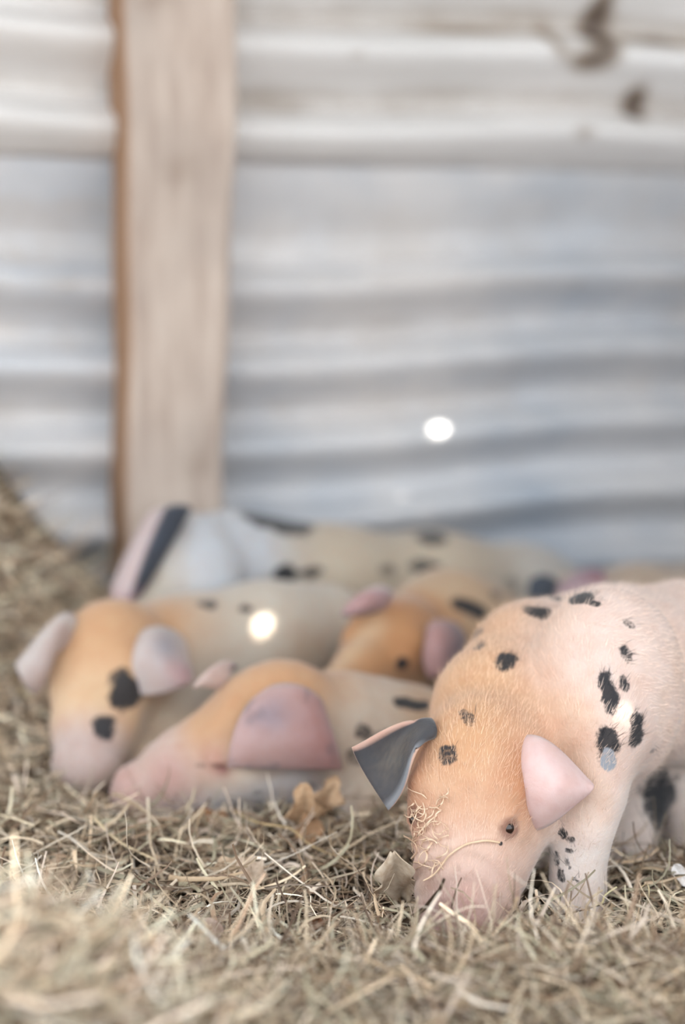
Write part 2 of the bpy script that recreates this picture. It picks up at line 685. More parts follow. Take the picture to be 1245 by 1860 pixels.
def skin_material(name, fine):
    m = Mat(name, .62, .25)
    v = m.coords((1, 1, 1))
    coat = m.attr('coat')
    nz = m.noise(320 if fine else 120, 3, .6, v)
    nz2 = m.noise(45, 4, .6, v)
    coat = m.mix(1.0, coat, (.77, .77, .77), 'MULTIPLY')
    c = m.mix(m.maprange(nz2, .4, .75, 0, .38), coat, m.mix(1.0, coat, srgb(236, 206, 190), 'MULTIPLY'))
    gr = m.attr('grey', 'Fac')
    mk = m.attr('mark', 'Fac')
    mk2 = m.math('ADD', mk, m.math('MULTIPLY', m.math('SUBTRACT', nz, .5), .6))
    mk3 = m.math('ADD', mk2, m.math('MULTIPLY_ADD', m.math('SUBTRACT', nz2, .5), .7, .04))
    c = m.mix(m.maprange(mk3, -.20, .24, 0, .97, True), c, srgb(30, 32, 37))
    c = m.mix(m.maprange(m.math('ADD', gr, m.math('MULTIPLY', m.math('SUBTRACT', nz2, .5), .8)), -.1, .15, 0, 1, True), c, srgb(140, 143, 150))
    m.color(c)
    m.b.inputs['Subsurface Weight'].default_value = .12
    m.b.inputs['Subsurface Radius'].default_value = (.012, .005, .003)
    m.b.inputs['Subsurface Scale'].default_value = .6
    m.b.inputs['Sheen Weight'].default_value = .25
    m.b.inputs['Sheen Roughness'].default_value = .5
    m.bump(nz, .0012, .35)
    return m.m


M_skin = skin_material('piglet_coat', True)
M_eye = Mat('eye', .08, .6); M_eye.color(srgb(38, 24, 18))
M_hair = Mat('bristle', .55, .3)
M_hair.color(M_hair.attr('coat'))

BODIES = []                                                 # for keeping straw out of the animals


def finish(pig, label, h, coatf, marks=(), greys=(), name='piglet', displ=None):
    """mesh the pig; marks: (px, py, rx, ry, angle) black spots in photo positions cast onto the body"""
    V, F = pig.b.mesh(h)
    me0 = mesh_np('tmp', V, F)
    if displ is not None:
        nr = np.empty(len(V) * 3, np.float32); me0.vertices.foreach_get('normal', nr)
        V = V + nr.reshape(-1, 3) * displ(V)[:, None]
    bvh = BVHTree.FromPolygons([tuple(x) for x in V], [tuple(x) for x in F.tolist()])
    coat = coatf(V)
    E_V, E_F, E_C = [], [], []
    off = len(V)
    for net, th, cf in pig.ears:
        v, f, s, t, fr = ear_mesh(net, th)
        E_V.append(v); E_F.append(f + off); off += len(v)
        E_C.append(cf(s, t, fr))
    nb = len(V)
    if E_V:
        V = np.concatenate([V] + E_V); F = np.concatenate([F] + E_F); coat = np.concatenate([coat] + E_C)
    mark = np.full(len(V), -3.0); grey = np.full(len(V), -3.0)
    for lst, dst in ((marks, mark), (greys, grey)):
        for mk in lst:
            px, py, rx, ry = mk[:4]
            ang = math.radians(mk[4]) if len(mk) > 4 else 0
            d = Vector(ray(px, py)).normalized()
            hit = bvh.ray_cast(Vector(CAM), d)
            if hit[0] is None: continue
            H = np.array(hit[0]); sc = hit[3] / FPX
            e1 = RT * math.cos(ang) + UP * math.sin(ang); e2 = -RT * math.sin(ang) + UP * math.cos(ang)
            q = V - H
            w = np.stack([q @ e1 / (rx * sc), q @ e2 / (ry * sc), q @ FW / (1.3 * max(rx, ry) * sc)], -1)
            val = 1.0 - np.linalg.norm(w, axis=1) + .24 * fbm(q @ e1 / (34 * sc), q @ e2 / (34 * sc), int(px), 3, .8)
            val[nb:] = -3
            dst[:] = np.maximum(dst, np.minimum(val, -.20 + .40 * mk[5]) if len(mk) > 5 else val)
    bpy.data.meshes.remove(me0)
    # object origin at the body's foot
    org = np.array([V[:nb, 0].mean(), V[:nb, 1].mean(), V[:nb, 2].min()])
    me = mesh_np(name, V - org, F)
    attr_color(me, 'coat', coat); attr_float(me, 'mark', mark); attr_float(me, 'grey', grey)
    o = link(name, me, M_skin)
    o.location = org
    tag(o, label, 'piglet', 'litter of spotted piglets')
    for p in getattr(pig, 'eyes', ()):
        s = pig.frame[4]
        bm = bmesh.new()
        bmesh.ops.create_uvsphere(bm, u_segments=20, v_segments=12, radius=.0066 * s)
        for f_ in bm.faces: f_.smooth = True
        em = bpy.data.meshes.new('eye'); bm.to_mesh(em); bm.free()
        eo = link('eye', em, M_eye.m, o)
        eo.location = Vector(p - org)
        eo['label'] = 'small dark brown eye'
    BODIES.append(pig.b)
    return o, bvh, V, F, coat, mark, nb, org


PALE = srgb(232, 208, 192); ORANGE = srgb(214, 158, 108); TAN = srgb(222, 186, 150); PINK = srgb(222, 176, 172); WHITE = srgb(232, 222, 216)
SNOUT = srgb(206, 160, 156); GREY = srgb(92, 92, 96); CREAM = srgb(216, 204, 190); SKINROSE = srgb(196, 132, 136)


def mixc(a, b, t):
    t = np.asarray(t)[..., None]
    return np.asarray(a) * (1 - t) + np.asarray(b) * t


# ================================================================== piglet 1: rooting, in focus
def piglet_rooting():
    g = Pig()
    b = g.b
    C = P(874, 1398, 1.335)
    f = unit((-.255, -.69, -.67)); l = unit((.92, -.38, 0))
    b.cap(P(968, 1203, 1.50), .060, P(1110, 1190, 1.56), .080, .03)      # withers, far shoulder
    b.cap(P(968, 1208, 1.49), .062, P(905, 1285, 1.43), .062, .03)       # neck crest
    b.cap(P(905, 1295, 1.42), .060, P(878, 1370, 1.36), .055, .03)
    b.cap(P(1010, 1340, 1.43), .062, P(935, 1375, 1.38), .056, .03)      # throat side
    b.cap(P(1005, 1405, 1.42), .042, P(1060, 1350, 1.43), .06, .03)      # brisket
    b.chain([(P(1170, 1236, 1.50), .090), (P(1245, 1222, 1.58), .098), (P(1310, 1232, 1.68), .098), (P(1345, 1262, 1.77), .085)], .022)
    b.ell(P(1100, 1252, 1.415), [unit((.86, .5, 0)), unit((-.5, .86, 0)), (0, 0, 1)], [.084, .074, .104], .006)   # near shoulder
    g.head(C, f, l, 1.04, .93, 1.16)
    b.cap(g.hw(.02, .034, -.03), .034, g.hw(.100, .016, -.034), .030, .02)     # near jowl
    b.cap(g.hw(.06, .012, -.012), .044, g.hw(.12, .008, -.02), .036, .02)
    # near eye: found on the finished face, so that lids and eyeball sit in the surface
    d_ = unit(ray(925, 1504)); t_ = 1.15
    for _ in range(60): t_ += .7 * float(b.query((CAM + d_ * t_)[None])[0])
    p_ = CAM + d_ * t_
    grad = unit([float(b.query((p_ + np.eye(3)[k] * .003)[None])[0] - b.query((p_ - np.eye(3)[k] * .003)[None])[0]) for k in range(3)])
    ea, ec, ed = g.hl(p_[None])
    g.eye = (float(ea[0]), float(ec[0]), float(ed[0]))
    tf = unit(g.frame[1] - grad * np.dot(g.frame[1], grad)); tu = np.cross(grad, tf)
    if np.dot(tu, g.frame[3]) < 0: tu = -tu
    mir = lambda w: w - 2 * g.frame[2] * np.dot(w, g.frame[2])
    g.eyes = []
    for e in (1, -1):
        m_ = (lambda w: w) if e > 0 else mir
        c0 = g.hw(g.eye[0], e * g.eye[1], g.eye[2] - (0 if e > 0 else .006))
        q_ = lambda x_, y_, z_: c0 + m_(tf) * x_ + m_(tu) * y_ + m_(grad) * z_
        b.sub(q_(0, 0, .001), .0062, .004)
        b.cap(q_(-.009, .002, -.002), .0034, q_(-.001, .0072, -.0005), .0032, .003)
        b.cap(q_(-.001, .0072, -.0005), .0032, q_(.008, .001, -.002), .0030, .003)
        b.cap(q_(-.009, .001, -.002), .0028, q_(0, -.0062, -.001), .0026, .003)
        b.cap(q_(0, -.0062, -.001), .0026, q_(.008, .000, -.002), .0026, .003)
        g.eyes.append(q_(0, 0, -.0035))
    # legs
    b.chain([(P(1080, 1330, 1.365), .055), (P(1072, 1440, 1.335), .030), (P(1062, 1510, 1.320), .0225), (P(1052, 1575, 1.315), .0200), (P(1050, 1622, 1.31), .0215), (P(1046, 1655, 1.295), .0195)], .022)
    b.cap(P(1034, 1660, 1.285), .011, P(1032, 1676, 1.278), .010, .006)
    b.cap(P(1056, 1660, 1.285), .011, P(1056, 1676, 1.278), .010, .006)
    b.chain([(P(1020, 1370, 1.47), .045), (P(992, 1470, 1.46), .026), (P(985, 1550, 1.46), .019), (P(983, 1590, 1.455), .020)], .022)
    b.chain([(P(1330, 1300, 1.70), .075), (P(1262, 1440, 1.60), .046), (P(1262, 1500, 1.57), .028), (P(1252, 1545, 1.55), .021), (P(1236, 1580, 1.51), .020)], .02)
    b.chain([(P(1230, 1320, 1.64), .065), (P(1158, 1440, 1.55), .033), (P(1150, 1500, 1.52), .026), (P(1140, 1545, 1.49), .022), (P(1134, 1580, 1.47), .020)], .02)

    # ears
    def col_right(s, t, fr):
        c = mixc(np.broadcast_to(srgb(236, 204, 200), (len(s), 3)), srgb(226, 170, 168), sstep(.75, 1, s) * sstep(.4, .9, t))
        c = mixc(c, srgb(226, 190, 168), (1 - sstep(0, .12, t)) * .6)
        v = np.sin(s * 17 + t * 9) * np.sin(t * 23 - s * 6)
        c = mixc(c, srgb(216, 176, 174), sstep(.3, .97, v) * .3)
        return mixc(c, srgb(214, 150, 146), (1 - fr) * .6)

    g.ear([[(936, 1345, 1.320), (928, 1400, 1.305), (934, 1455, 1.295), (962, 1506, 1.290)],
           [(988, 1342, 1.304), (990, 1396, 1.268), (992, 1448, 1.260), (998, 1498, 1.276)],
           [(1038, 1382, 1.296), (1038, 1414, 1.272), (1040, 1442, 1.268), (1040, 1466, 1.280)],
           [(1076, 1423, 1.290), (1079, 1427, 1.285), (1079, 1431, 1.282), (1074, 1437, 1.282)]], .0055, col_right)

    def col_left(s, t, fr):
        n = np.random.default_rng(3).uniform(0, 1, len(s))
        c = mixc(np.broadcast_to(srgb(70, 70, 75), (len(s), 3)), srgb(108, 100, 92), (.35 + .65 * n) * np.exp(-((s - .5) / .3) ** 2 - ((t - .55) / .35) ** 2))
        c = mixc(c, srgb(150, 154, 160), sstep(.86, .97, s) * .8)
        c = mixc(c, srgb(214, 176, 160), 1 - sstep(.02, .10, s))
        back = srgb(222, 186, 166)
        return np.where(fr[:, None] > .5, c, back)

    g.ear([[(776, 1308, 1.340), (790, 1316, 1.325), (792, 1330, 1.318), (778, 1340, 1.318)],
           [(728, 1314, 1.322), (742, 1332, 1.325), (752, 1352, 1.312), (750, 1374, 1.296)],
           [(684, 1334, 1.312), (700, 1370, 1.316), (720, 1402, 1.308), (738, 1420, 1.292)],
           [(640, 1358, 1.300), (654, 1390, 1.304), (678, 1430, 1.302), (706, 1472, 1.290)]], .0055, col_left)

    def coat(V):
        a, c, d = g.hl(V)
        r = np.sqrt((a / 1.0) ** 2 + c ** 2 + d ** 2)
        out = np.broadcast_to(srgb(234, 210, 199), V.shape).copy()
        nz = fbm(V[:, 0] * 1.0 + V[:, 1], V[:, 2], 41, 3, 6)
        # ginger on forehead and the far side of the neck crest
        m = sstep(.135, .06, np.linalg.norm(np.stack([a - .0, c * .9, (d - .02) * .8], -1), axis=1)) * sstep(-.04, .01, d)
        out = mixc(out, srgb(220, 172, 138), m * .85)
        edge = V[:, 0] - (P(860, 1200, 1.46)[0] + .5 * (V[:, 2] - .2))
        m2 = sstep(.085, -.01, edge) * sstep(.10, .17, V[:, 2])
        out = mixc(out, srgb(216, 168, 126), m2 * .9)
        out = mixc(out, srgb(228, 192, 156), sstep(.1, .8, nz) * .2)
        # darker ginger beside the ears and along the far cheek
        for (ca, cc_, cd, ra, rc, rd, w) in ((.022, .046, .026, .036, .020, .03, .9), (.02, -.05, .02, .05, .022, .03, .7), (.075, -.045, .0, .035, .02, .03, .6)):
            m = np.exp(-((a - ca) / ra) ** 2 - ((c - cc_) / rc) ** 2 - ((d - cd) / rd) ** 2)
            out = mixc(out, srgb(188, 122, 74), m * w)
        # pale muzzle, pink snout with grey smudges
        mz = sstep(.06, .11, a) * sstep(-.05, -.02, c)
        out = mixc(out, srgb(232, 200, 184), mz * .85)
        out = mixc(out, srgb(206, 166, 160), sstep(.125, .155, a) * .8)
        sm = sstep(.10, .14, a) * sstep(.03, -.02, c) * sstep(-.4, .5, nz)
        out = mixc(out, srgb(120, 104, 102), sm * .7)
        for (qx, qy, rr, cc_, w) in ((796, 1628, .020, srgb(120, 100, 98), .7), (775, 1600, .014, srgb(150, 112, 92), .6), (850, 1632, .022, srgb(204, 150, 146), .55), (880, 1600, .02, srgb(214, 172, 160), .4)):
            out = mixc(out, cc_, np.exp(-((V - trace(b, qx, qy, 1.1)) ** 2).sum(1) / rr ** 2) * w * np.clip(.8 + .5 * nz, 0, 1.2))
        jaw = sstep(-.02, -.05, d) * sstep(-.06, .0, a)
        out = mixc(out, srgb(240, 230, 224), jaw * .8)
        # whitish legs and belly
        low = sstep(.13, .05, V[:, 2]) * (r > .17)
        out = mixc(out, srgb(238, 226, 218), low * .8)
        # eye rim
        for e in (1, -1):
            er = np.sqrt((a - g.eye[0]) ** 2 + (c - g.eye[1] * e) ** 2 + (d - g.eye[2]) ** 2)
            out = mixc(out, srgb(126, 82, 68), sstep(.0125, .0070, er) * .75)
        return out

    marks = [(975, 1111, 24, 14, -10), (1012, 1088, 14, 8, 10), (1055, 1085, 24, 11, 5), (1080, 1096, 14, 5, -10), (1115, 1058, 12, 5, 0), (1222, 1048, 16, 6, 0),
             (922, 1201, 21, 19, 40), (868, 1176, 12, 12, 0, .75), (866, 1152, 20, 6, 25, .7), (850, 1306, 11, 16, 30, .6), (812, 1373, 18, 17, 20, .75),
             (1145, 1135, 13, 7, -35, .8), (1139, 1190, 10, 18, 25, .8), (1134, 1243, 8, 14, 10, .7), (1106, 1260, 15, 40, 8), (1104, 1352, 21, 32, 5),
             (1157, 1327, 15, 30, -6), (1022, 1515, 7, 9, 0, .8), (1038, 1525, 8, 6, 0, .7), (1034, 1545, 8, 5, 0, .7), (1020, 1590, 6, 11, 0, .8), (1032, 1570, 5, 9, 20, .7),
             (1046, 1598, 8, 4, -40, .7), (1206, 1462, 40, 56, 10), (1012, 1560, 5, 12, 0, .7), (1185, 1365, 8, 6, 0, .55), (910, 1532, 4, 5, 0), (842, 1295, 10, 6, 0, .5)]
    def wrinkle(V):
        a, c, d = g.hl(V)
        w = .0012 * fbm(V[:, 0] + V[:, 1] * .5, V[:, 2], 77, 3, 11)
        mz = sstep(.07, .10, a) * sstep(.17, .13, a)
        w += mz * .0011 * np.sin(a * 330 + 1.6 * np.sin(c * 70) + d * 40)
        w += sstep(.0, .03, d) * sstep(.06, .03, np.abs(a - .03)) * .0006 * np.sin(c * 260 + a * 60)
        return w

    return g, finish(g, 'ginger-faced piglet with black spots rooting nose-down in the straw, in sharp focus', .0030, coat, marks,
                     greys=[(1104, 1384, 15, 22, 0)], displ=wrinkle)


rooting, (o_root, bvh_root, V_root, F_root, coat_root, mark_root, nb_root, org_root) = piglet_rooting()


# fine bristles lying along the coat
def bristles(parent, V, F, coat, mark, nb, org, n):
    Fb = F[np.all(F < nb, 1)]
    cen = V[Fb].mean(1)
    nr = np.cross(V[Fb[:, 2]] - V[Fb[:, 0]], V[Fb[:, 3]] - V[Fb[:, 1]])
    ar = np.linalg.norm(nr, axis=1) + 1e-12
    nr = nr / ar[:, None]
    seen = np.einsum('ij,ij->i', nr, CAM - cen) > -.35
    w = ar * seen * (cen[:, 0] < .55)
    pick = rng.choice(len(Fb), n, p=w / w.sum())
    wt = rng.dirichlet((1, 1, 1, 1), n)
    p = np.einsum('nk,nkd->nd', wt, V[Fb[pick]])
    nn = nr[pick]
    cc = coat[Fb[pick, 0]] * rng.uniform(.70, 1.22, (n, 1))
    mk = mark[Fb[pick, 0]]
    cc = np.where((mk + rng.normal(0, .12, n) > .05)[:, None], srgb(36, 38, 44), np.minimum(mixc(cc, srgb(240, 218, 198), np.full(n, .30)), .95))
    C, f, l, u, s, sl = rooting.frame
    back = np.where((np.linalg.norm(p - C, axis=1) < .17)[:, None], -f, unit((.75, .5, -.25)))
    tdir = back - nn * np.einsum('ij,ij->i', back, nn)[:, None] + rng.normal(0, .25, (n, 3))
    tdir /= np.linalg.norm(tdir, axis=1, keepdims=True)
    L = rng.uniform(.005, .012, n)[:, None]
    sd = np.cross(tdir, nn); sd /= np.linalg.norm(sd, axis=1, keepdims=True) + 1e-9
    wd = rng.uniform(.00010, .00020, n)[:, None]
    lift = rng.uniform(.12, .5, n)[:, None]
    p0 = p - nn * .0004
    p1 = p0 + tdir * L * .55 + nn * L * lift * .55
    p2 = p0 + tdir * L + nn * L * lift * .75
    VV = np.stack([p0 - sd * wd, p0 + sd * wd, p1 - sd * wd * .8, p1 + sd * wd * .8, p2], 1).reshape(-1, 3) - org
    i = np.arange(n)[:, None] * 5
    me = mesh_np('bristles', VV, [i + [0, 1, 3, 2], i + [2, 3, 4]])
    attr_color(me, 'coat', np.repeat(cc, 5, 0))
    o = link('bristles', me, M_hair.m, parent)
    o['kind'] = 'stuff'
    o['label'] = 'short pale bristles of the coat'


bristles(o_root, V_root, F_root, coat_root, mark_root, nb_root, org_root, 42000)


# ================================================================== piglet 2: asleep in front of the others
def piglet_asleep_front():
    g = Pig(); b = g.b
    C = P(498, 1304, 1.60)
    tip = P(262, 1404, 1.575)
    f = unit(tip - C); l = unit((.25, -.92, .16))
    b.chain([(P(520, 1320, 1.61), .060), (P(630, 1345, 1.65), .072), (P(735, 1372, 1.67), .076), (P(815, 1378, 1.70), .070)], .04)
    g.head(C, f, l, 1.07, 1.12, 1.2)
    b.cap(P(450, 1390, 1.56), .040, P(560, 1400, 1.60), .050, .03)
    d_ = unit(ray(404, 1394)); t_ = 1.35
    for _ in range(60): t_ += .7 * float(b.query((CAM + d_ * t_)[None])[0])
    eye = CAM + d_ * t_
    b.sub(eye, .0050, .004)                                       # closed eye fold
    b.cap(eye + np.array([-.012, -.001, .007]), .004, eye + np.array([.012, -.001, .006]), .004, .005)
    b.cap(P(640, 1400, 1.63), .050, P(690, 1462, 1.57), .028, .03)
    b.cap(P(690, 1462, 1.57), .026, P(640, 1500, 1.53), .020, .02)

    def coat(V):
        a, c, d = g.hl(V)
        out = np.broadcast_to(srgb(210, 192, 174), V.shape).copy()
        m = sstep(-.03, .03, d) * sstep(.13, .08, a) * sstep(-.16, -.07, a)
        out = mixc(out, srgb(206, 160, 120), m * .95)
        out = mixc(out, srgb(204, 176, 166), sstep(.07, .12, a) * .85)
        out = mixc(out, srgb(196, 158, 150), sstep(.14, .17, a) * .8)
        out = mixc(out, srgb(206, 204, 208), sstep(-.02, -.06, d) * sstep(-.05, .0, a) * .8)
        out = mixc(out, srgb(206, 172, 140), sstep(P(690, 1300, 1.7)[0], P(760, 1300, 1.75)[0], V[:, 0]) * .8)
        for (q, rr, cc_, w) in ((eye, .009, srgb(92, 52, 48), 1.0), (eye + np.array([-.012, 0, .004]), .022, srgb(196, 140, 128), .55), (P(300, 1410, 1.53), .026, srgb(190, 142, 136), .5)):
            out = mixc(out, cc_, np.clip(1.3 * np.exp(-((V - q) ** 2).sum(1) / rr ** 2), 0, 1) * w)
        return out

    def col_ear(s, t, fr):
        n = fbm(s * 1.5, t * 1.5, 51, 3, 1.2)
        c = mixc(np.broadcast_to(srgb(198, 164, 160), (len(s), 3)), srgb(184, 136, 134), sstep(.3, .9, s) * .8)
        c = mixc(c, srgb(146, 132, 142), np.exp(-((s - .3) / .2) ** 2 - ((t - .35) / .2) ** 2) * .8)
        c = mixc(c, srgb(120, 110, 118), sstep(.4, 1., n) * .5)
        c = mixc(c, srgb(210, 176, 170), sstep(.9, 1, s) * .6)
        return c

    # big pink ear folded forward over the cheek
    g.ear([[(478, 1258, 1.545), (520, 1246, 1.545), (560, 1256, 1.55), (590, 1290, 1.57)],
           [(440, 1296, 1.515), (500, 1300, 1.505), (560, 1310, 1.515), (604, 1330, 1.54)],
           [(420, 1350, 1.505), (490, 1352, 1.495), (560, 1356, 1.505), (616, 1368, 1.53)],
           [(414, 1392, 1.510), (480, 1397, 1.505), (550, 1398, 1.512), (622, 1398, 1.53)]], .006, col_ear)
    # far ear seen edge-on behind the head
    g.ear([[(432, 1212, 1.62), (420, 1222, 1.61), (408, 1236, 1.60), (396, 1250, 1.60)],
           [(418, 1202, 1.62), (402, 1214, 1.60), (388, 1230, 1.59), (378, 1248, 1.59)],
           [(398, 1206, 1.61), (384, 1218, 1.59), (370, 1232, 1.585), (362, 1246, 1.58)],
           [(366, 1232, 1.60), (360, 1238, 1.59), (356, 1244, 1.585), (352, 1250, 1.58)]], .006, lambda s, t, fr: mixc(np.broadcast_to(srgb(202, 178, 170), (len(s), 3)), srgb(70, 68, 72), sstep(.3, .0, t) * sstep(.5, .2, s)))
    def wrinkle(V):
        a, c, d = g.hl(V)
        w = .0016 * fbm(V[:, 0] + V[:, 1] * .5, V[:, 2], 78, 3, 9)
        return w + sstep(.07, .10, a) * sstep(.2, .15, a) * .0007 * np.sin(a * 260 + 3.0 * np.sin(c * 60 + d * 80) + d * 60)

    finish(g, 'sleeping ginger and white piglet with a large pink ear, front of the pile', .0045, coat,
           [(432, 1202, 16, 10, 10), (660, 1330, 14, 16, 0, .6), (745, 1278, 40, 9, -10), (700, 1335, 20, 10, 10, .5), (365, 1390, 12, 7, 0, .45), (470, 1440, 10, 8, 0, .4), (560, 1430, 18, 9, 0, .4), (645, 1372, 14, 18, 0, .5)], displ=wrinkle)
    return g


piglet_asleep_front()


# ================================================================== piglet 3: left, head towards us
def piglet_left():
    g = Pig(); b = g.b
    C = P(200, 1192, 1.750)
    tip = P(156, 1342, 1.640)
    f = unit(tip - C); l = unit((.93, -.30, .12))
    b.chain([(P(230, 1190, 1.790), 0.0636), (P(340, 1200, 1.870), 0.0804), (P(480, 1178, 1.930), 0.0842), (P(585, 1164, 1.985), 0.080)], .04)
    g.head(C, f, l, 1.09, .96, 1.32)
    b.cap(P(300, 1270, 1.790), 0.0468, P(330, 1340, 1.720), 0.0262, .03)
    b.cap(P(330, 1340, 1.720), 0.0243, P(270, 1380, 1.670), 0.0187, .02)

    def coat(V):
        a, c, d = g.hl(V)
        out = np.broadcast_to(srgb(208, 198, 184), V.shape).copy()
        m = sstep(-.06, .0, d) * sstep(-.13, -.06, a)
        m = np.maximum(m, np.exp(-((V - P(290, 1110, 1.800)) ** 2).sum(1) / .07 ** 2) * .9)
        out = mixc(out, srgb(212, 168, 128), m)
        out = mixc(out, srgb(226, 192, 156), m * sstep(.03, .08, a) * .8)
        out = mixc(out, srgb(196, 176, 172), sstep(.09, .14, a) * .9)
        out = mixc(out, srgb(198, 176, 152), sstep(.0, -.03, d) * sstep(0, .05, a) * .7)
        brown_patch = np.exp(-((V - P(560, 1190, 1.850)) ** 2).sum(1) / .05 ** 2)  # browner patch towards the rear end of the body
        return mixc(out, srgb(150, 122, 96), brown_patch * .6)

    pk = lambda s, t, fr: mixc(np.broadcast_to(srgb(200, 186, 182), (len(s), 3)), srgb(184, 144, 146), np.exp(-((s - .75) / .25) ** 2 - ((t - .7) / .3) ** 2) * .8)
    g.ear([[(252, 1158, 1.720), (285, 1142, 1.720), (318, 1152, 1.730), (338, 1180, 1.750)],
           [(240, 1190, 1.690), (278, 1176, 1.680), (318, 1186, 1.690), (346, 1206, 1.710)],
           [(236, 1226, 1.680), (276, 1216, 1.670), (320, 1220, 1.670), (352, 1228, 1.690)],
           [(244, 1262, 1.680), (282, 1262, 1.670), (322, 1252, 1.670), (350, 1238, 1.680)]], .006,
          lambda s, t, fr: mixc(pk(s, t, fr), srgb(128, 132, 146), np.exp(-((s - .5) / .2) ** 2 - ((t - .3) / .25) ** 2) * .6))
    g.ear([[(140, 1128, 1.730), (132, 1148, 1.720), (124, 1166, 1.710), (112, 1186, 1.710)],
           [(112, 1116, 1.720), (108, 1136, 1.700), (104, 1160, 1.690), (100, 1190, 1.690)],
           [(72, 1152, 1.700), (76, 1176, 1.680), (82, 1202, 1.670), (88, 1224, 1.680)],
           [(28, 1206, 1.690), (36, 1228, 1.670), (50, 1250, 1.670), (68, 1262, 1.680)]], .006,
          lambda s, t, fr: mixc(np.broadcast_to(srgb(186, 168, 162), (len(s), 3)), srgb(206, 196, 192), sstep(.55, .2, s) * .8))
    fin = finish(g, 'ginger-headed piglet at the left, two black spots beside its eye, snout in straw', .005, coat,
           [(232, 1258, 34, 32, 0), (222, 1240, 22, 24, 0), (190, 1320, 21, 22, 20), (375, 1098, 18, 9, 0, .7), (445, 1106, 12, 8, 0, .7)])
    return fin[1]


bvh_left = piglet_left()


# ================================================================== piglet 4: middle, between the others
def piglet_middle():
    g = Pig(); b = g.b
    C = P(722, 1170, 1.860)
    tip = P(628, 1222, 1.740)
    f = unit(tip - C); l = unit((.80, -.45, -.25))
    b.chain([(P(740, 1165, 1.910), 0.0608), (P(812, 1146, 1.985), 0.080), (P(868, 1142, 2.03), 0.070)], .04)
    g.head(C, f, l, 1.000, .95)

    def coat(V):
        a, c, d = g.hl(V)
        out = np.broadcast_to(srgb(196, 168, 138), V.shape).copy()
        m = sstep(-.04, .02, d) * sstep(-.10, -.04, a)
        out = mixc(out, srgb(194, 142, 98), m)
        out = mixc(out, srgb(214, 184, 150), np.exp(-((c + .01) / .018) ** 2) * sstep(.03, .07, a) * .8)
        return out

    g.ear([[(690, 1108, 1.820), (700, 1098, 1.820), (708, 1086, 1.830), (712, 1072, 1.840)],
           [(668, 1116, 1.800), (676, 1098, 1.790), (686, 1082, 1.800), (700, 1066, 1.820)],
           [(642, 1120, 1.790), (648, 1104, 1.780), (662, 1084, 1.790), (684, 1066, 1.810)],
           [(620, 1118, 1.790), (624, 1108, 1.790), (634, 1094, 1.790), (652, 1082, 1.800)]], .006,
          lambda s, t, fr: mixc(mixc(np.broadcast_to(srgb(186, 150, 150), (len(s), 3)), srgb(96, 90, 98), sstep(.35, .0, s) * .8), srgb(214, 204, 206), sstep(.7, 1, s)))
    g.ear([[(778, 1136, 1.810), (800, 1130, 1.820), (822, 1134, 1.840), (840, 1150, 1.860)],
           [(772, 1168, 1.790), (800, 1160, 1.780), (826, 1162, 1.800), (848, 1170, 1.820)],
           [(770, 1202, 1.780), (796, 1196, 1.770), (818, 1192, 1.780), (840, 1190, 1.800)],
           [(782, 1234, 1.780), (798, 1228, 1.770), (812, 1218, 1.770), (826, 1206, 1.780)]], .006,
          lambda s, t, fr: mixc(np.broadcast_to(srgb(182, 144, 142), (len(s), 3)), srgb(130, 112, 118), sstep(.3, .8, s)))
    finish(g, 'ginger-headed piglet wedged in the middle of the pile, forehead towards us', .005, coat,
           [(730, 1206, 16, 12, 0), (856, 1106, 36, 13, -20), (900, 1080, 18, 9, 0, .5)])
    return g


piglet_middle()


# ================================================================== piglet 5: along the wall
def piglet_wall():
    g = Pig(); b = g.b
    C = P(345, 1020, 2.015)
    tip = P(232, 1120, 1.935)
    f = unit(tip - C); l = unit((.55, -.70, .45))
    b.chain([(P(415, 1016, 2.075), 0.0726), (P(600, 1062, 2.165), 0.0840), (P(790, 1078, 2.255), 0.0917), (P(950, 1096, 2.345), 0.0898), (P(1020, 1110, 2.395), 0.0764)], .04)
    g.head(C, f, l, 1.070, 1.0)

    def coat(V):
        a, c, d = g.hl(V)
        out = np.broadcast_to(srgb(206, 192, 172), V.shape).copy()
        m = np.exp(-(((V - P(420, 1000, 1.995)) / [.075, .12, .1]) ** 2).sum(1))
        out = mixc(out, srgb(206, 210, 216), np.clip(m * 1.6, 0, 1))
        return mixc(out, srgb(200, 202, 202), sstep(P(860, 1000, 2.235)[0], P(1000, 1000, 2.335)[0], V[:, 0]) * .7)

    g.ear([[(270, 936, 1.985), (295, 926, 1.975), (322, 920, 1.975), (348, 924, 1.985)],
           [(238, 990, 1.955), (268, 980, 1.935), (298, 972, 1.935), (322, 972, 1.955)],
           [(212, 1044, 1.935), (244, 1040, 1.915), (270, 1032, 1.915), (292, 1024, 1.935)],
           [(202, 1080, 1.925), (226, 1096, 1.915), (252, 1084, 1.915), (268, 1062, 1.925)]], .007,
          lambda s, t, fr: mixc(mixc(np.broadcast_to(srgb(206, 188, 188), (len(s), 3)), srgb(60, 66, 78), sstep(.38, .50, s)), srgb(196, 150, 160), sstep(.8, 1, t) * .4))
    finish(g, 'pale grey and cream spotted piglet lying along the corrugated wall', .0055, coat,
           [(505, 946, 66, 22, -12), (440, 928, 20, 10, -10), (786, 976, 26, 17, 0), (518, 1046, 22, 22, 0), (565, 1040, 26, 10, 8, .7), (770, 1030, 32, 13, -10, .8), (706, 1036, 18, 10, 0, .5), (930, 1062, 18, 12, 0, .4)])
    return g


piglet_wall()


